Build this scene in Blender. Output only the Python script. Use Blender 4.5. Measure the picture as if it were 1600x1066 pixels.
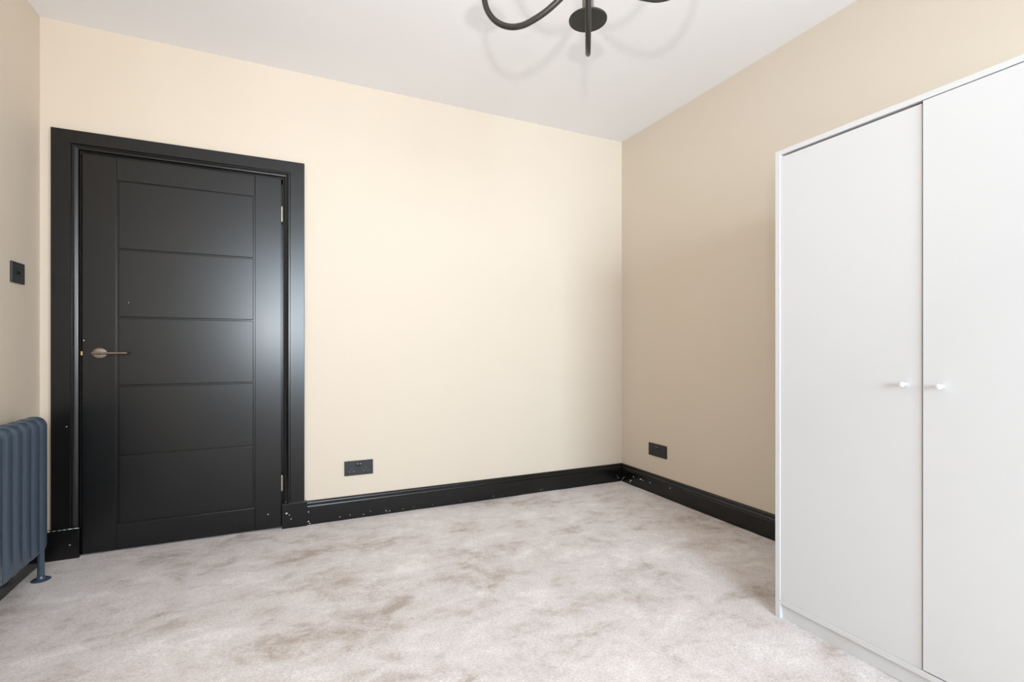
import bpy, bmesh, math, random
from mathutils import Vector, Matrix

random.seed(7)
for o in list(bpy.data.objects):
    bpy.data.objects.remove(o, do_unlink=True)
C = bpy.context.scene.collection
PI = math.pi

# ------------------------------------------------------------------ camera
FPX = 772.35                      # focal length in pixels of the 1600 px frame
YAW = math.radians(24.99)
CAM_Z = 1.02
cam = bpy.data.cameras.new('camera')
cam.sensor_width = 36.0
cam.lens = FPX / 1600 * 36.0
cam.shift_y = 11.0 / 1600
cam.clip_start = 0.02
camera = bpy.data.objects.new('camera', cam)
camera.location = (0, 0, CAM_Z)
camera.rotation_euler = (PI / 2, 0, -YAW)
C.objects.link(camera)
sc = bpy.context.scene
sc.camera = camera

# ------------------------------------------------------------------ exposure, world, lights
vs = sc.view_settings
vs.view_transform = 'Standard'
vs.look = 'None'
vs.gamma = 1.0
vs.use_curve_mapping = False
vs.exposure = -0.08

world = bpy.data.worlds.new('world')
sc.world = world
world.use_nodes = True
bg = world.node_tree.nodes['Background']
bg.inputs['Color'].default_value = (0.75, 0.86, 1.0, 1)
bg.inputs['Strength'].default_value = 0.4

def area(name, loc, target, sx, sy, power, color, spread=180):
    l = bpy.data.lights.new(name, 'AREA')
    l.shape = 'RECTANGLE'
    l.size, l.size_y = sx, sy
    l.energy = power
    l.color = color
    l.spread = math.radians(spread)
    o = bpy.data.objects.new(name, l)
    o.location = loc
    d = Vector(target) - Vector(loc)
    o.rotation_euler = d.to_track_quat('-Z', 'Y').to_euler()
    C.objects.link(o)
    return o

# daylight through the window in the wall behind the photographer: cool from the sky, warm from the sunlit ground
WX, WZ, WW, WH = 0.54, 1.58, 1.96, 1.80       # window centre x, z and its size
WY = -3.00                                    # room face of the window wall
area('sky_light', (WX, WY - 0.10, WZ), (WX + 1.5, 3.1, 1.20), WW - 0.14, WH - 0.14, 52, (0.64, 0.83, 1.0), 75)
area('ground_light', (WX, WY - 0.09, WZ), (WX + 0.0, 2.0, WZ + 2.6), WW - 0.14, WH - 0.14, 66, (1.0, 0.91, 0.82), 180)
# unseen window added in the right hand wall to lift left wall and ceiling
VY, VZ, VW, VH = -1.30, 1.60, 1.60, 1.70      # its centre along the wall, height and size
area('side_fill', (2.379 + 0.10, VY, VZ), (-1.0, 1.6, 1.5), VW - 0.14, VH - 0.14, 76, (0.90, 0.95, 1.0), 140)
# the photographer's small flash above the camera
area('flash_light', (-0.085, -0.18, 1.235), (0.62, 1.9, 2.6), 0.05, 0.035, 9.0, (1.0, 0.96, 0.92), 110)

# ------------------------------------------------------------------ materials
def rgb(r, g, b):
    f = lambda v: (v / 255 / 12.92) if v / 255 <= 0.04045 else ((v / 255 + 0.055) / 1.055) ** 2.4
    return (f(r), f(g), f(b), 1)

def material(name, color, rough=0.5, metal=0.0, spec=0.5, noise=0.0, nscale=20, bump=0.0, bscale=200, bdist=0.001, coat=0.0, stretch=None):
    m = bpy.data.materials.new(name)
    m.use_nodes = True
    nt = m.node_tree
    b = nt.nodes['Principled BSDF']
    b.inputs['Base Color'].default_value = color
    b.inputs['Roughness'].default_value = rough
    b.inputs['Metallic'].default_value = metal
    b.inputs['Specular IOR Level'].default_value = spec
    b.inputs['Coat Weight'].default_value = coat
    tc = nt.nodes.new('ShaderNodeTexCoord')
    src = tc.outputs['Object']
    if stretch:
        mp = nt.nodes.new('ShaderNodeMapping')
        mp.inputs['Scale'].default_value = stretch
        nt.links.new(src, mp.inputs['Vector'])
        src = mp.outputs['Vector']
    if noise > 0:
        n = nt.nodes.new('ShaderNodeTexNoise')
        n.inputs['Scale'].default_value = nscale
        n.inputs['Detail'].default_value = 5
        nt.links.new(src, n.inputs['Vector'])
        mr = nt.nodes.new('ShaderNodeMapRange')
        mr.inputs['To Min'].default_value = 1 - noise
        mr.inputs['To Max'].default_value = 1 + noise
        nt.links.new(n.outputs['Fac'], mr.inputs['Value'])
        mx = nt.nodes.new('ShaderNodeMix')
        mx.data_type = 'RGBA'
        mx.blend_type = 'MULTIPLY'
        mx.inputs[0].default_value = 1
        mx.inputs[6].default_value = color
        nt.links.new(mr.outputs['Result'], mx.inputs[7])
        nt.links.new(mx.outputs[2], b.inputs['Base Color'])
        mr2 = nt.nodes.new('ShaderNodeMapRange')
        mr2.inputs['To Min'].default_value = rough - 0.05
        mr2.inputs['To Max'].default_value = rough + 0.05
        nt.links.new(n.outputs['Fac'], mr2.inputs['Value'])
        nt.links.new(mr2.outputs['Result'], b.inputs['Roughness'])
    if bump > 0:
        n2 = nt.nodes.new('ShaderNodeTexNoise')
        n2.inputs['Scale'].default_value = bscale
        n2.inputs['Detail'].default_value = 3
        nt.links.new(src, n2.inputs['Vector'])
        bp = nt.nodes.new('ShaderNodeBump')
        bp.inputs['Strength'].default_value = bump
        bp.inputs['Distance'].default_value = bdist
        nt.links.new(n2.outputs['Fac'], bp.inputs['Height'])
        nt.links.new(bp.outputs['Normal'], b.inputs['Normal'])
    return m

M = {}
M['wall'] = material('wall_paint', rgb(217, 204, 187), 0.62, spec=0.30, noise=0.012, nscale=3, bump=0.12, bscale=160, bdist=0.0006)
M['ceiling'] = material('ceiling_paint', rgb(245, 245, 247), 0.8, spec=0.2, noise=0.008, nscale=3, bump=0.08, bscale=120, bdist=0.0006)
M['black'] = material('black_satin_paint', rgb(7, 8, 9), 0.27, spec=0.5)
M['black_grain'] = material('black_door_paint', rgb(7, 8, 9), 0.27, spec=0.5)
M['black_grain_h'] = material('black_door_panel_paint', rgb(8, 9, 10), 0.28, spec=0.5)
M['gap'] = material('dark_core', rgb(10, 10, 10), 0.8)
M['chip'] = material('white_undercoat', rgb(215, 212, 205), 0.7)
M['white'] = material('white_foil', rgb(215, 215, 215), 0.42, spec=0.4, noise=0.006, nscale=4, bump=0.05, bscale=90, bdist=0.0004)
M['white_edge'] = material('white_edge_band', rgb(215, 215, 215), 0.35, spec=0.4)
M['white_plastic'] = material('white_knob', rgb(232, 232, 231), 0.25, spec=0.5)
M['radiator'] = material('slate_blue_enamel', rgb(64, 78, 93), 0.27, spec=0.55)
M['pewter'] = material('antique_pewter', rgb(152, 140, 129), 0.30, metal=1.0, noise=0.05, nscale=60)
M['nickel'] = material('nickel', rgb(205, 198, 188), 0.28, metal=1.0)
M['brass'] = material('brass', rgb(205, 175, 120), 0.3, metal=1.0)
M['plate'] = material('matt_black_metal', rgb(33, 35, 39), 0.42, metal=0.0, spec=0.5, noise=0.04, nscale=40)
M['plate_dark'] = material('black_plastic', rgb(16, 16, 18), 0.3)
M['hole'] = material('grey_shutter', rgb(120, 126, 134), 0.5)
M['mark'] = material('white_print', rgb(205, 208, 212), 0.5)
M['iron'] = material('black_iron', rgb(38, 36, 33), 0.38, spec=0.6, noise=0.06, nscale=40)
M['pan'] = material('black_iron_pan', rgb(46, 46, 42), 0.5, spec=0.4, noise=0.08, nscale=120, bump=0.15, bscale=400, bdist=0.0003)
M['glass_bulb'] = material('frosted_bulb', rgb(235, 232, 225), 0.3)
M['sleeve'] = material('grey_lamp_sleeve', rgb(112, 106, 98), 0.4, metal=0.3)
M['frame'] = material('white_gloss', rgb(238, 238, 236), 0.3)

def carpet_material():
    m = bpy.data.materials.new('brushed_carpet')
    m.use_nodes = True
    nt = m.node_tree
    N, L = nt.nodes, nt.links
    b = N['Principled BSDF']
    b.inputs['Roughness'].default_value = 0.95
    b.inputs['Specular IOR Level'].default_value = 0.1
    b.inputs['Sheen Weight'].default_value = 0.15
    b.inputs['Sheen Roughness'].default_value = 0.5
    tc = N.new('ShaderNodeTexCoord')

    def noise(scale, detail, rough, dist, rot=0.0, sxy=(1, 1), off=0.0):
        mp = N.new('ShaderNodeMapping')
        mp.inputs['Rotation'].default_value = (0, 0, rot)
        mp.inputs['Scale'].default_value = (sxy[0], sxy[1], 1)
        mp.inputs['Location'].default_value = (off, off * 0.7, 0)
        L.new(tc.outputs['Object'], mp.inputs['Vector'])
        n = N.new('ShaderNodeTexNoise')
        n.inputs['Scale'].default_value = scale
        n.inputs['Detail'].default_value = detail
        n.inputs['Roughness'].default_value = rough
        n.inputs['Distortion'].default_value = dist
        L.new(mp.outputs['Vector'], n.inputs['Vector'])
        return n.outputs['Fac']

    def mix(a, c, f):
        x = N.new('ShaderNodeMix')
        x.data_type = 'FLOAT'
        x.inputs[0].default_value = f
        L.new(a, x.inputs[2])
        L.new(c, x.inputs[3])
        return x.outputs[0]

    big = noise(1.9, 3, 0.5, 0.6, 0.5, (1.0, 1.25), 3.1)
    mid = noise(5.6, 6, 0.62, 0.7, 0.35, (0.9, 1.2), 7.7)
    small = noise(19, 5, 0.7, 0.5, 0.3, (0.85, 1.2), 1.9)
    pat = mix(mix(big, mid, 0.55), small, 0.22)
    ramp = N.new('ShaderNodeValToRGB')
    cr = ramp.color_ramp
    cr.elements[0].position = 0.385
    cr.elements[0].color = rgb(184, 170, 159)
    cr.elements[1].position = 0.60
    cr.elements[1].color = rgb(240, 235, 233)
    e = cr.elements.new(0.44)
    e.color = rgb(208, 198, 193)
    e = cr.elements.new(0.488)
    e.color = rgb(222, 214, 212)
    e = cr.elements.new(0.54)
    e.color = rgb(228, 221, 219)
    L.new(pat, ramp.inputs['Fac'])
    # single yarn ends: fine light and dark speckle
    grain = mix(noise(130, 4, 0.75, 0.3, 0.4, (0.8, 1.2)), noise(380, 2, 0.6, 0.0), 0.35)
    mr = N.new('ShaderNodeMapRange')
    mr.inputs['From Min'].default_value = 0.36
    mr.inputs['From Max'].default_value = 0.64
    mr.inputs['To Min'].default_value = 0.75
    mr.inputs['To Max'].default_value = 1.20
    L.new(grain, mr.inputs['Value'])
    mx = N.new('ShaderNodeMix')
    mx.data_type = 'RGBA'
    mx.blend_type = 'MULTIPLY'
    mx.inputs[0].default_value = 1
    L.new(ramp.outputs['Color'], mx.inputs[6])
    L.new(mr.outputs['Result'], mx.inputs[7])
    L.new(mx.outputs[2], b.inputs['Base Color'])
    hsum = mix(grain, pat, 0.3)
    bp = N.new('ShaderNodeBump')
    bp.inputs['Strength'].default_value = 0.5
    bp.inputs['Distance'].default_value = 0.006
    L.new(hsum, bp.inputs['Height'])
    L.new(bp.outputs['Normal'], b.inputs['Normal'])
    return m

M['carpet'] = carpet_material()

# ------------------------------------------------------------------ mesh helpers
def link(name, bm, mat, parent=None, smooth=False, loc=None):
    bmesh.ops.recalc_face_normals(bm, faces=bm.faces)
    me = bpy.data.meshes.new(name)
    bm.to_mesh(me)
    bm.free()
    if smooth:
        for p in me.polygons:
            p.use_smooth = True
    me.materials.append(M[mat])
    o = bpy.data.objects.new(name, me)
    C.objects.link(o)
    if loc:
        o.location = loc
    if parent:
        o.parent = parent
    return o

def tag(o, label=None, cat=None, group=None, kind=None):
    if label: o['label'] = label
    if cat: o['category'] = cat
    if group: o['group'] = group
    if kind: o['kind'] = kind
    return o

def thing(name, loc, label, cat, group=None, kind=None, rz=0.0):
    o = bpy.data.objects.new(name, None)
    o.empty_display_size = 0.1
    o.location = loc
    o.rotation_euler = (0, 0, rz)
    C.objects.link(o)
    return tag(o, label, cat, group, kind)

def box(bm, x0, x1, y0, y1, z0, z1, bev=0.0, seg=2):
    vs_ = [bm.verts.new((x, y, z)) for x in (x0, x1) for y in (y0, y1) for z in (z0, z1)]
    idx = [(0, 1, 3, 2), (4, 6, 7, 5), (0, 4, 5, 1), (2, 3, 7, 6), (0, 2, 6, 4), (1, 5, 7, 3)]
    fs = [bm.faces.new([vs_[i] for i in f]) for f in idx]
    if bev > 0:
        es = list({e for f in fs for e in f.edges})
        bmesh.ops.bevel(bm, geom=es, offset=bev, segments=seg, profile=0.5, affect='EDGES')
    return bm

def B(*a, **k):
    return box(bmesh.new(), *a, **k)

def prism(bm, rings, closed=True, caps=True):
    """rings: equal-length lists of points; skins them in order."""
    rv = [[bm.verts.new(p) for p in r] for r in rings]
    n = len(rv[0])
    for a, b in zip(rv, rv[1:]):
        for i in range(n if closed else n - 1):
            j = (i + 1) % n
            bm.faces.new((a[i], a[j], b[j], b[i]))
    if caps:
        bm.faces.new(rv[0])
        bm.faces.new(list(reversed(rv[-1])))
    return bm

def lathe(bm, prof, centre, axis='Z', n=32, sx=1.0, sy=1.0):
    """prof: list of (radius, height along the axis)."""
    rings = []
    for r, h in prof:
        ring = []
        for i in range(n):
            a = 2 * PI * i / n
            u, v = r * math.cos(a) * sx, r * math.sin(a) * sy
            if axis == 'Z': p = (u, v, h)
            elif axis == 'Y': p = (u, h, v)
            else: p = (h, u, v)
            ring.append((p[0] + centre[0], p[1] + centre[1], p[2] + centre[2]))
        rings.append(ring)
    return prism(bm, rings)

def tube(bm, pts, rad, n=14, caps=True, up=Vector((0, 0, 1))):
    pts = [Vector(p) for p in pts]
    rings = []
    T0 = (pts[1] - pts[0]).normalized()
    side = T0.cross(up)
    if side.length < 1e-4: side = T0.cross(Vector((0, 1, 0)))
    nrm = side.normalized()
    for i, p in enumerate(pts):
        T = (pts[min(i + 1, len(pts) - 1)] - pts[max(i - 1, 0)]).normalized()
        nrm = (nrm - T * nrm.dot(T)).normalized()
        bn = T.cross(nrm)
        r = rad[i] if isinstance(rad, (list, tuple)) else rad
        rings.append([p + (nrm * math.cos(2 * PI * k / n) + bn * math.sin(2 * PI * k / n)) * r for k in range(n)])
    return prism(bm, rings, caps=caps)

def spline(ctrl, per=10):
    """Catmull-Rom through the control points."""
    P = [Vector(c) for c in ctrl]
    P = [P[0] * 2 - P[1]] + P + [P[-1] * 2 - P[-2]]
    out = []
    for i in range(1, len(P) - 2):
        for k in range(per):
            t = k / per
            a, b, c, d = P[i - 1], P[i], P[i + 1], P[i + 2]
            out.append(0.5 * ((2 * b) + (c - a) * t + (2 * a - 5 * b + 4 * c - d) * t * t + (3 * b - a - 3 * c + d) * t ** 3))
    out.append(P[-2])
    return out

# ------------------------------------------------------------------ room shell
XL, XR, YB, ZC = -1.049, 2.379, 3.099, 2.607
T = 0.12
DX0, DX1, DZ1 = -0.935, 0.050, 2.02        # door opening in the back wall

bm = bmesh.new()                           # the floor is a fine grid with the gentle unevenness of a thick pile
nx, ny = 120, 150
gv = []
from mathutils import noise as mnoise
for j in range(ny + 1):
    row = []
    for i in range(nx + 1):
        x = XL - 0.02 + (XR - XL + 0.04) * i / nx
        y = WY - 0.02 + (YB + 0.10 - WY) * j / ny
        z = 0.0035 * mnoise.noise((x * 3.1, y * 3.1, 0.3)) + 0.002 * mnoise.noise((x * 11, y * 11, 5.3))
        row.append(bm.verts.new((x, y, z)))
    gv.append(row)
for j in range(ny):
    for i in range(nx):
        bm.faces.new((gv[j][i], gv[j][i + 1], gv[j + 1][i + 1], gv[j + 1][i]))
tag(link('floor', bm, 'carpet', smooth=True), 'pale mink cut pile carpet brushed into light and dark patches', 'floor', kind='structure')
tag(link('ceiling', B(XL - T, XR + T, WY - T, YB + T, ZC, ZC + 0.1), 'ceiling'), 'plain white painted ceiling above the black chandelier', 'ceiling', kind='structure')

bm = bmesh.new()
box(bm, XL - T, DX0, YB, YB + T, -0.05, ZC)
box(bm, DX1, XR + T, YB, YB + T, -0.05, ZC)
box(bm, DX0, DX1, YB, YB + T, DZ1, ZC)
tag(link('wall_back', bm, 'wall'), 'warm cream wall around the black door', 'wall', kind='structure')
tag(link('wall_left', B(XL - T, XL, WY - T, YB, -0.05, ZC), 'wall'), 'cream wall behind the slate blue radiator and light switch', 'wall', kind='structure')
vy0, vy1, vz0, vz1 = VY - VW / 2, VY + VW / 2, VZ - VH / 2, VZ + VH / 2  # opening for the added side window
bm = bmesh.new()
box(bm, XR, XR + T, WY - T, vy0, -0.05, ZC)
box(bm, XR, XR + T, vy1, YB, -0.05, ZC)
box(bm, XR, XR + T, vy0, vy1, -0.05, vz0)
box(bm, XR, XR + T, vy0, vy1, vz1, ZC)
tag(link('wall_right', bm, 'wall'), 'cream wall behind the white wardrobe', 'wall', kind='structure')
bm = bmesh.new()
wx0, wx1, wz0, wz1 = WX - WW / 2, WX + WW / 2, WZ - WH / 2, WZ + WH / 2
box(bm, XL - T, wx0, WY - T, WY, -0.05, ZC)
box(bm, wx1, XR + T, WY - T, WY, -0.05, ZC)
box(bm, wx0, wx1, WY - T, WY, -0.05, wz0)
box(bm, wx0, wx1, WY - T, WY, wz1, ZC)
tag(link('wall_front', bm, 'wall'), 'cream wall with the window behind the camera', 'wall', kind='structure')

def window(name, loc, rz, w, h, label):
    win = thing(name, loc, label, 'window', kind='structure', rz=rz)   # local x along the wall, -y to the outside
    def W(x0, x1, z0, z1, part):
        link(part, B(x0, x1, -0.06, -0.01, z0, z1, bev=0.004), 'frame', win)
    W(-w / 2, -w / 2 + 0.06, 0, h, 'window_jamb')
    W(w / 2 - 0.06, w / 2, 0, h, 'window_jamb')
    W(-w / 2 + 0.06, w / 2 - 0.06, h - 0.06, h, 'window_head')
    W(-w / 2 + 0.06, w / 2 - 0.06, 0, 0.06, 'bottom_rail')
    W(-0.03, 0.03, 0.06, h - 0.06, 'mullion')
window('window_1', (WX, WY, wz0), 0, WW, WH, 'white framed window in the wall behind the camera')
window('added_window_2', (XR, VY, vz0), PI / 2, VW, VH, 'white framed window added out of view in the right hand wall for fill light')  # added frame around the side fill lamp, out of view

# ------------------------------------------------------------------ skirting boards
SKT = [(0.0, 0.0), (0.0205, 0.0), (0.0205, 0.0955), (0.0165, 0.0995), (0.0185, 0.1025), (0.0175, 0.107), (0.0135, 0.1125), (0.0105, 0.1155),
       (0.0108, 0.1185), (0.0118, 0.1215), (0.0108, 0.1265), (0.0068, 0.1315), (0.002, 0.134), (0.0, 0.134)]
def skirting(name, a, b, inward, mitre_a, mitre_b, label):
    """Profile swept from a to b along a wall; inward is the unit vector into the room; mitres cut the ends by the depth."""
    a, b, inward = Vector(a), Vector(b), Vector(inward)
    d = (b - a).normalized()
    ra = [a + inward * o + Vector((0, 0, z)) + d * (o * mitre_a) for o, z in SKT]
    rb = [b + inward * o + Vector((0, 0, z)) - d * (o * mitre_b) for o, z in SKT]
    bm = prism(bmesh.new(), [ra, rb])
    o = link(name, bm, 'black')
    return tag(o, label, 'skirting board', kind='structure')
sk_back = skirting('baseboard_back', (0.134, YB, 0), (XR, YB, 0), (0, -1, 0), 0, 1, 'black moulded skirting board between the door and the corner')
sk_right = skirting('baseboard_right', (XR, YB, 0), (XR, WY, 0), (-1, 0, 0), 1, 0, 'black moulded skirting board running behind the white wardrobe')
sk_left = skirting('baseboard_left', (XL, WY, 0), (XL, YB, 0), (1, 0, 0), 0, 0, 'black skirting board behind the radiator')

def chips(parent, pts, face, name='paint_chip'):
    """Flecks of bare undercoat knocked out of the black paint."""
    bm = bmesh.new()
    for p, r, el in pts:
        u = Vector((1, 0, 0)) if face == 'Y' else Vector((0, 1, 0))
        nrm = Vector((0, -1, 0)) if face == 'Y' else Vector((-1, 0, 0))
        w = Vector((0, 0, 1))
        p = Vector(p)
        a0 = random.random() * 6
        top = [bm.verts.new(p + nrm * 0.0005 + (u * math.cos(a0 + k * PI / 3.5) * el + w * math.sin(a0 + k * PI / 3.5)) * r * random.uniform(0.6, 1.2)) for k in range(7)]
        bot = [bm.verts.new(v.co - nrm * 0.001) for v in top]
        bm.faces.new(top)
        for k in range(7):
            bm.faces.new((top[k], bot[k], bot[(k + 1) % 7], top[(k + 1) % 7]))
    o = link(name, bm, 'chip', parent)
    o['kind'] = 'stuff'
    return o

def px_ray(px, py):
    c, s = math.cos(YAW), math.sin(YAW)
    a, b = (px - 800) / FPX, (544 - py) / FPX
    return Vector((s + a * c, c - a * s, b))
def on_y(px, py, y):
    r = px_ray(px, py)
    return Vector((0, 0, CAM_Z)) + r * (y / r.y)
def on_x(px, py, x):
    r = px_ray(px, py)
    return Vector((0, 0, CAM_Z)) + r * (x / r.x)

ys = YB - 0.0205
chips(sk_back, [(on_y(x, y, ys), r, el) for x, y, r, el in [(603, 798, .0035, 1), (609, 798.5, .003, 1.4), (605, 800, .002, 1), (630, 795.5, .003, .8), (579, 799, .0022, 1),
      (547, 805, .002, 1.5), (568, 804, .002, 2), (531, 808, .002, 2), (482, 800, .004, .6), (482, 815, .004, 1.2), (484, 818, .003, 1.4), (647, 793, .0016, 1),
      (676, 789, .002, 1), (720, 783, .002, 1), (771, 775.5, .002, 1.2), (785, 775, .0015, 1), (845, 766, .003, 1.4), (849, 765, .0018, 1), (966, 747, .005, .9), (964, 744, .003, 1)]], 'Y')
xs = XR - 0.0205
chips(sk_right, [(on_x(x, y, xs), r, el) for x, y, r, el in [(973, 748, .004, 1), (975, 746, .003, 1), (971.5, 751, .004, 1), (990, 745.5, .0045, 1), (985.5, 751, .005, 2), (984, 754, .006, .6),
      (1001, 749, .004, 3), (1005, 751, .0025, 2), (1016, 754.5, .005, 1), (1047, 763, .004, 1)]], 'X')

# ------------------------------------------------------------------ door casing
CX0, CX1, CZ1 = -1.003, 0.119, 2.081
BW, BH = 0.0752, 0.063                      # flat board: width at the sides, height at the head
casing = thing('trim_1', (-0.44, YB, 0), 'black stepped casing with plinth blocks framing the black door', 'door casing', kind='structure')
KZ = 0.855
def casing_piece(which, prof, x0, x1, z1, name, zb=0.140):
    """prof: (t, y) with t measured inwards from the edge x0 / x1 / z1, mitred at the head."""
    if which == 'left':
        r = [[(x0 + t, y, zb) for t, y in prof], [(x0 + t, y, z1 - t * KZ) for t, y in prof]]
    elif which == 'right':
        r = [[(x1 - t, y, zb) for t, y in prof], [(x1 - t, y, z1 - t * KZ) for t, y in prof]]
    else:
        r = [[(x0 + t, y, z1 - t * KZ) for t, y in prof], [(x1 - t, y, z1 - t * KZ) for t, y in prof]]
    r = [[(p[0] + 0.44, p[1] - YB, p[2]) for p in ring] for ring in r]
    return link(name, prism(bmesh.new(), r), 'black', casing)
fy = YB - 0.020
board = [(0, YB), (0, fy + 0.0015), (0.0018, fy), (BW - 0.002, fy), (BW, fy + 0.002), (BW, YB)]
x0m, x1m, z1m = CX0 + BW, CX1 - BW, CZ1 - BW * KZ
mould = [(0.0, YB + 0.05), (0.0, YB - 0.008), (0.005, YB - 0.008), (0.0055, fy + 0.0005), (0.008, fy + 0.0005), (0.013, fy + 0.005), (0.020, fy + 0.0085), (0.0255, fy + 0.010),
         (0.0275, fy + 0.009), (0.0285, fy + 0.012), (0.029, YB + 0.002), (0.0305, YB + 0.002), (0.031, fy + 0.014), (0.034, fy + 0.0135), (0.0375, fy + 0.0165), (0.0378, YB + 0.05)]
for side, nm in (('left', 'casing_side'), ('right', 'casing_side'), ('head', 'casing_head')):
    casing_piece(side, board, CX0, CX1, CZ1, nm)
    casing_piece(side, mould, x0m, x1m, z1m, nm.replace('casing', 'moulding'))
for a, b in ((DX0 - 0.005, -0.8905), (0.0055, DX1 + 0.005)):      # lining of the opening, and the stop the leaf closes against
    link('jamb', B(a + 0.44, b + 0.44, 0.002, 0.11, -0.01, DZ1 + 0.01), 'black', casing)
link('jamb', B(DX0 + 0.44, DX1 + 0.44, 0.002, 0.11, 1.9795, DZ1 + 0.01), 'black', casing)
for a, b in ((-0.8915, -0.872), (-0.017, 0.0065)):
    link('door_stop', B(a + 0.44, b + 0.44, 0.0335, 0.07, -0.01, 1.985), 'black', casing)
link('door_stop', B(DX0 + 0.44, DX1 + 0.44, 0.0335, 0.07, 1.960, 1.985), 'black', casing)
def plinth(x0, x1, z1):
    bm = B(x0 + 0.44, x1 + 0.44, -0.030, 0.0, -0.01, z1, bev=0.003)
    return link('plinth_block', bm, 'black', casing)
pl_l = plinth(-1.024, -0.893, 0.1425)
pl_r = plinth(0.0015, 0.1335, 0.1395)
def local(lst, y, dx=0.44):
    return [(on_y(a, b, y) + Vector((dx, -YB, 0)), r, el) for a, b, r, el in lst]
chips(casing, local([(109, 852, .003, 1), (126, 872, .006, .8), (127, 868, .003, .5), (80, 879, .002, 1), (448, 802.5, .004, 1.6), (452, 805, .002, 1.4), (455, 811, .003, 1), (447, 785, .002, 1),
       (75, 831.5, .0022, 4), (84, 830.4, .0012, 8), (93, 829.2, .0010, 9), (101, 828.2, .0014, 8), (110, 827, .0020, 5), (119, 825.7, .0018, 7)], YB - 0.0305), 'Y')
chips(casing, local([(104, 667, .0025, 1)], fy - 0.0002), 'Y')

# ------------------------------------------------------------------ door leaf
LX0, LX1, LZ0, LZ1 = -0.8875, -0.0015, 0.006, 1.976
LY, LT = YB - 0.009, 0.040
door = thing('door_1', (-0.44, YB, 0), 'black painted door with five horizontal panels and a lever handle', 'door', kind='structure')
PX0, PX1 = -0.752, -0.1335
PZ = [0.134, 0.477, 0.828, 1.1735, 1.5175, 1.862]
def D(x0, x1, z0, z1, name, mat, bev, y0=LY, y1=LY + LT):
    return link(name, B(x0 + 0.44, x1 + 0.44, y0 - YB, y1 - YB, z0, z1, bev=bev, seg=3), mat, door)
D(LX0 + 0.004, LX1 - 0.004, LZ0 + 0.004, LZ1 - 0.004, 'door_core', 'black', 0, LY + 0.007, LY + LT - 0.002)
D(LX0, PX0, LZ0, LZ1, 'stile', 'black_grain', 0.0022)
D(PX1, LX1, LZ0, LZ1, 'stile', 'black_grain', 0.0022)
D(PX0 + 0.0004, PX1 - 0.0004, PZ[5] + 0.002, LZ1, 'rail', 'black_grain_h', 0.0022)
D(PX0 + 0.0004, PX1 - 0.0004, LZ0, PZ[0] - 0.002, 'rail', 'black_grain_h', 0.0022)
for a, b in zip(PZ, PZ[1:]):
    D(PX0 + 0.0085, PX1 - 0.0085, a + 0.0030, b - 0.0030, 'panel', 'black_grain_h', 0.0030, LY + 0.0005)
chips(door, local([(354, 848, .003, 1), (419, 804, .004, 1), (131, 532, .003, 1.2), (201, 473, .002, 1)], LY - 0.0001), 'Y', 'paint_chip')
# hinge knuckles
for z0, z1 in ((1.738, 1.818), (0.214, 0.297)):
    bm = bmesh.new()
    n = 5
    step = (z1 - z0) / n
    prof = [(0.0, z0 - 0.004), (0.004, z0 - 0.003)]
    for k in range(n):
        prof += [(0.0046, z0 + k * step + 0.0008), (0.0052, z0 + k * step + 0.002), (0.0052, z0 + (k + 1) * step - 0.002), (0.0046, z0 + (k + 1) * step - 0.0008)]
    prof += [(0.004, z1 + 0.003), (0.0005, z1 + 0.004)]
    prof[0] = (0.0005, prof[0][1])
    lathe(bm, prof, (0.4385 + 0.003, LY - YB - 0.0045, 0), n=16)
    link('hinge', bm, 'nickel', door, smooth=False)['label'] = 'nickel door hinge'
bm = B(-0.8935 + 0.44, -0.8865 + 0.44, LY - YB - 0.001, LY - YB + 0.02, 0.984, 1.004, bev=0.001)
link('latch_plate', bm, 'brass', door)['label'] = 'brass latch plate'
# lever handle: round rose, neck and thin bar
hx, hz = -0.8185, 0.9945
han = link('handle', lathe(bmesh.new(), [(0.0005, 0.0), (0.0262, 0.0), (0.0262, -0.006), (0.0240, -0.0085), (0.0215, -0.0088), (0.0205, -0.0080), (0.0195, -0.0088), (0.009, -0.0095), (0.0085, -0.014),
           (0.0085, -0.045), (0.0005, -0.046)], (hx + 0.44, LY - YB, hz), axis='Y', n=40, sx=1.17), 'pewter', door, smooth=False)
han['label'] = 'pewter lever handle on round rose'
bm = bmesh.new()
yb = LY - YB - 0.047
xl0, xl1 = hx + 0.44 - 0.020, hx + 0.44 + 0.1205
tube(bm, [(xl0, yb, hz), (xl0 + 0.001, yb, hz), (xl0 + 0.06, yb, hz), (xl1 - 0.009, yb, hz), (xl1 - 0.008, yb, hz), (xl1 - 0.001, yb, hz), (xl1, yb, hz)],
     [0.005, 0.006, 0.006, 0.006, 0.0075, 0.0075, 0.0065], n=18)
link('lever', bm, 'pewter', han)

# ------------------------------------------------------------------ wardrobe
WF, WBK = 1.703, 2.352
Y1, Y0 = 1.2825, -0.1175
TH = 0.0205
war = thing('wardrobe', (2.03, 0.58, 0), 'tall white three door wardrobe with small round knobs on the carpet', 'wardrobe')
def P(name, x0, x1, y0, y1, z0, z1, mat='white', bev=0.0012, parent=war):
    return link(name, B(x0 - 2.03, x1 - 2.03, y0 - 0.58, y1 - 0.58, z0, z1, bev=bev), mat, parent)
P('side_panel', WF, WBK, Y1 - TH, Y1, 0, 1.765)
P('side_panel', WF, WBK, Y0, Y0 + TH, 0, 1.765)
P('top_panel', WF + 0.0002, WBK, Y0 + TH, Y1 - TH, 1.7475, 1.7655)
P('bottom_panel', WF + 0.0006, WBK, Y0 + TH, Y1 - TH, 0.0545, 0.0725)
P('plinth', WF + 0.014, WF + 0.030, Y0 + TH, Y1 - TH, 0, 0.0545)
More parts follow.
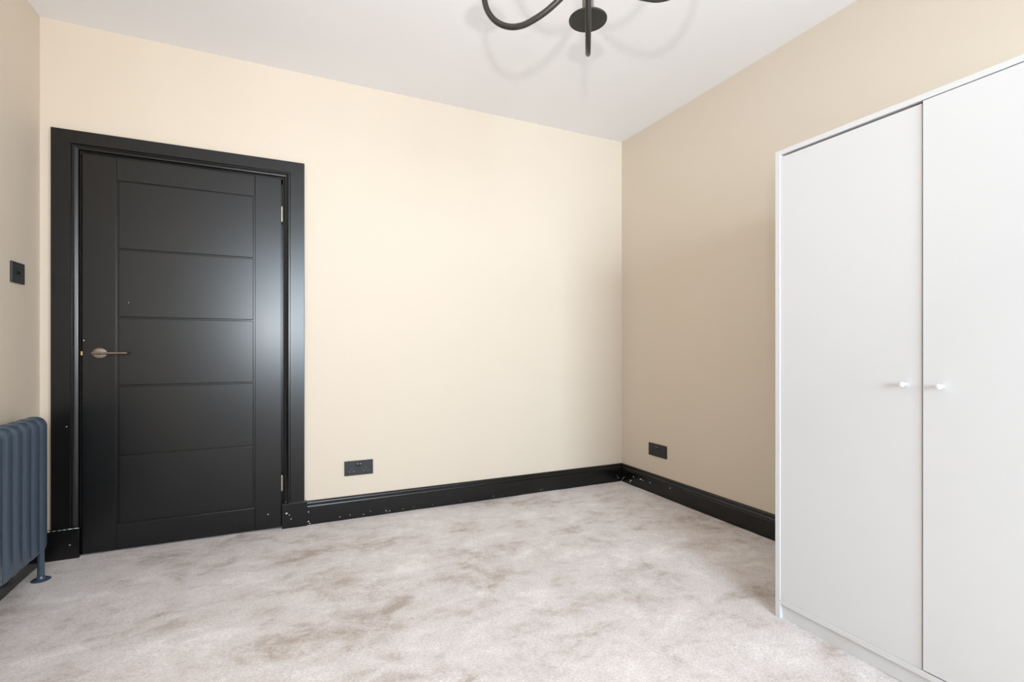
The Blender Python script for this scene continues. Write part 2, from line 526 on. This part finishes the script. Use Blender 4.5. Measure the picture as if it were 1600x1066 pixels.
P('back_panel', WBK - 0.006, WBK - 0.001, Y0 + TH, Y1 - TH, 0.0725, 1.7475)
edges = [(0.8085, Y1 - TH - 0.0008, 0.0728, 1.7400, 0.0042), (0.3545, 0.8045, 0.0765, 1.7446, 0.0002), (Y0 + TH + 0.0015, 0.3505, 0.0755, 1.7440, 0.0010)]
for i, (a, b, z0, z1, rec) in enumerate(edges):
    d = P('door', WF + rec, WF + rec + 0.016, a, b, z0, z1, bev=0.0010)
    ky = (0.851, 0.757, 0.307)[i]
    bm = bmesh.new()
    lathe(bm, [(0.0005, 0.0), (0.0055, 0.0), (0.0048, -0.004), (0.0046, -0.010), (0.0062, -0.014), (0.0078, -0.0175), (0.0083, -0.020), (0.0078, -0.0222), (0.0055, -0.0235), (0.0005, -0.0240)],
          (WF + rec - 2.03, ky - 0.58, 0.9105), axis='X', n=28, sx=1.12)
    link('knob', bm, 'white_plastic', d, smooth=True)['label'] = 'small white knob'

# ------------------------------------------------------------------ column radiator on the left wall
NS, PITCH, YL = 14, 0.0772, 2.8165
RZ0, RZ1 = 0.118, 0.7235
XF, XBK = -0.953, -1.000                     # centre lines of the front and rear columns
rad = thing('radiator', (-0.977, YL - (NS - 1) * PITCH / 2, 0), 'slate blue column radiator standing against the cream wall', 'radiator')
ox, oy = rad.location.x, rad.location.y
def section_mesh():
    bm = bmesh.new()
    xm = (XF + XBK) / 2
    R = (XF - XBK) / 2
    rx, ry = 0.0215, 0.0380
    path = []
    zt, zb = RZ1 - rx - R, RZ0 + rx + R
    for k in range(13):
        a = PI * k / 12
        path.append((xm + R * math.cos(a), zt + R * math.sin(a), math.cos(a), math.sin(a)))
    for k in range(1, 8):
        z = zt + (zb - zt) * k / 8
        path.append((XBK, z, -1, 0))
    for k in range(13):
        a = PI + PI * k / 12
        path.append((xm + R * math.cos(a), zb + R * math.sin(a), math.cos(a), math.sin(a)))
    for k in range(1, 8):
        z = zb + (zt - zb) * k / 8
        path.append((XF, z, 1, 0))
    n = 18
    rings = []
    for x, z, dx, dz in path:
        ring = []
        for i in range(n):
            t = 2 * PI * i / n
            ca, sa = math.cos(t), math.sin(t)
            u = math.copysign(abs(ca) ** 1.0, ca) * rx
            v = math.copysign(abs(sa) ** 1.0, sa) * ry
            ring.append(bm.verts.new((x + dx * u - ox, v, z + dz * u)))
        rings.append(ring)
    for j in range(len(rings)):
        a, b = rings[j], rings[(j + 1) % len(rings)]
        for i in range(n):
            bm.faces.new((a[i], a[(i + 1) % n], b[(i + 1) % n], b[i]))
    return bm
s0 = None
for i in range(NS):
    y = YL - i * PITCH - oy
    if s0 is None:
        s0 = link('section', section_mesh(), 'radiator', rad, smooth=True, loc=(0, y, 0))
    else:
        s = s0.copy()
        C.objects.link(s)
        s.location = (0, y, 0)
for i in (0, NS - 1):
    y = YL + 0.028 - oy if i == 0 else YL - i * PITCH - oy
    x = XF - 0.006 - ox
    bm = bmesh.new()
    lathe(bm, [(0.0005, 0.006), (0.0125, 0.006), (0.0125, RZ0 + 0.05), (0.0005, RZ0 + 0.05)], (x, y, 0), n=24)
    ft = link('foot', bm, 'radiator', rad, smooth=False)
    bm = bmesh.new()
    lathe(bm, [(0.0005, -0.004), (0.0335, -0.004), (0.0345, 0.002), (0.030, 0.005), (0.018, 0.007), (0.0155, 0.012), (0.0135, 0.018), (0.0005, 0.018)], (x, y, 0), n=32)
    link('flange', bm, 'radiator', ft, smooth=False)

# ------------------------------------------------------------------ light switch on the left wall
sw = thing('light_switch', (XL, 2.8675, 1.348), 'black toggle light switch on the left wall above the radiator', 'switch')
link('faceplate', B(0, 0.0085, -0.0575, 0.0575, -0.0455, 0.0455, bev=0.0022), 'plate', sw)
bm = bmesh.new()
lathe(bm, [(0.0005, 0.0085), (0.0085, 0.0085), (0.0085, 0.0105), (0.006, 0.011), (0.0005, 0.011)], (0, 0, 0.002), axis='X', n=20, sx=1.17)
tube(bm, [(0.009, 0, 0.002), (0.016, 0, -0.004), (0.023, 0, -0.010)], [0.0032, 0.0036, 0.0048], n=12)
link('toggle', bm, 'plate_dark', sw, smooth=True)

# ------------------------------------------------------------------ double wall sockets
def socket(loc, rz, label, w, shutter):
    t = thing('wall_socket', loc, label, 'socket', 'black double wall sockets', rz=rz)
    k = w / 0.146
    link('faceplate', B(-w / 2, w / 2, -0.008, 0, -0.0435, 0.0435, bev=0.0016), 'plate', t)
    for s in (-1, 1):
        r = link('rocker', B(k * (s * 0.0072 - 0.0066), k * (s * 0.0072 + 0.0066), -0.0115, -0.006, 0.008, 0.030, bev=0.0015), 'plate_dark', t)
        link('mark', B(k * (s * 0.0072 - 0.0035), k * (s * 0.0072 + 0.0035), -0.0119, -0.0112, 0.0235, 0.0265), 'mark', r)
        cx = s * 0.0365 * k
        link('earth_slot', B(cx - 0.0024 * k, cx + 0.0024 * k, -0.0084, -0.007, 0.000, 0.0085), 'plate_dark', t)
        link('earth_shutter', B(cx - 0.0024 * k, cx + 0.0024 * k, -0.0086, -0.0072, -0.004, -0.0002), shutter, t)
        for q in (-1, 1):
            link('pin_slot', B(cx + q * 0.0111 * k - 0.0038 * k, cx + q * 0.0111 * k + 0.0038 * k, -0.0084, -0.007, -0.0215, -0.0165), 'plate_dark', t)
            link('pin_shutter', B(cx + q * 0.0111 * k - 0.0034 * k, cx + q * 0.0111 * k + 0.0034 * k, -0.0086, -0.0072, -0.0208, -0.0172), shutter, t)
    return t
socket((0.4225, YB, 0.298), 0.0, 'black double socket on the back wall beside the black door casing', 0.1665, 'hole')
socket((XR, 2.694, 0.3055), -PI / 2, 'black double socket low on the right wall between corner and wardrobe', 0.179, 'plate_dark')

# ------------------------------------------------------------------ five arm chandelier
def cam_plan(x, z):
    c, s = math.cos(YAW), math.sin(YAW)
    return (x * c + z * s, -x * s + z * c)
hubx, huby = cam_plan(0.212, 1.372)
HP = CAM_Z + 1.127                           # height of the drip pans
ch = thing('chandelier', (hubx, huby, ZC), 'black five arm chandelier with looped arms hanging from the white ceiling', 'chandelier')
def cz(z): return z - ZC
link('ceiling_rose', lathe(bmesh.new(), [(0.0005, 0.0), (0.06, 0.0), (0.06, -0.012), (0.052, -0.022), (0.016, -0.026), (0.0005, -0.026)], (0, 0, 0), n=40), 'iron', ch)
link('rod', lathe(bmesh.new(), [(0.0005, -0.02), (0.009, -0.02), (0.009, cz(HP - 0.01)), (0.0005, cz(HP - 0.01))], (0, 0, 0), n=20), 'iron', ch, smooth=False)
link('hub', lathe(bmesh.new(), [(0.0005, cz(HP + 0.015)), (0.014, cz(HP + 0.01)), (0.026, cz(HP + 0.0)), (0.028, cz(HP - 0.03)), (0.026, cz(HP - 0.06)), (0.012, cz(HP - 0.070)), (0.0005, cz(HP - 0.072))], (0, 0, 0), n=32), 'iron', ch, smooth=False)
R = 0.335
def arm(angle, k=1.0):
    """angle: degrees clockwise from the viewing direction, in plan."""
    a = math.radians(angle)
    ux, uy = cam_plan(math.sin(a), math.cos(a))
    prof = [(0.03, -0.055), (0.09, -0.080), (0.17, -0.108), (0.257, -0.132), (0.398, -0.156), (0.551, -0.170), (0.64, -0.171), (0.72, -0.165), (0.80, -0.152), (0.872, -0.133), (0.93, -0.109),
            (0.97, -0.083), (0.993, -0.052), (1.0, -0.020), (1.0, 0.0)]
    pts = spline([(ux * R * k * t, uy * R * k * t, cz(HP + h)) for t, h in prof], 8)
    ar = link('arm', tube(bmesh.new(), pts, 0.0088, n=16), 'iron', ch, smooth=True)
    px, py = ux * R * k, uy * R * k
    link('drip_pan', lathe(bmesh.new(), [(0.0005, cz(HP)), (0.062, cz(HP)), (0.0650, cz(HP + 0.002)), (0.0655, cz(HP + 0.005)), (0.0645, cz(HP + 0.0052)), (0.062, cz(HP + 0.004)), (0.0005, cz(HP + 0.004))], (px, py, 0), n=48), 'pan', ar)
    link('lamp_sleeve', lathe(bmesh.new(), [(0.0005, cz(HP + 0.004)), (0.0195, cz(HP + 0.004)), (0.0195, cz(HP + 0.075)), (0.0005, cz(HP + 0.075))], (px, py, 0), n=28), 'sleeve', ar, smooth=False)
    link('bulb', lathe(bmesh.new(), [(0.0005, cz(HP + 0.07)), (0.013, cz(HP + 0.072)), (0.014, cz(HP + 0.09)), (0.024, cz(HP + 0.115)), (0.030, cz(HP + 0.14)), (0.028, cz(HP + 0.160)), (0.017, cz(HP + 0.174)), (0.0005, cz(HP + 0.178))], (px, py, 0), n=28), 'glass_bulb', ar, smooth=True)
arm(8.5)
arm(-63.3)
arm(96, 0.935)
arm(-135.5)
arm(152.5)
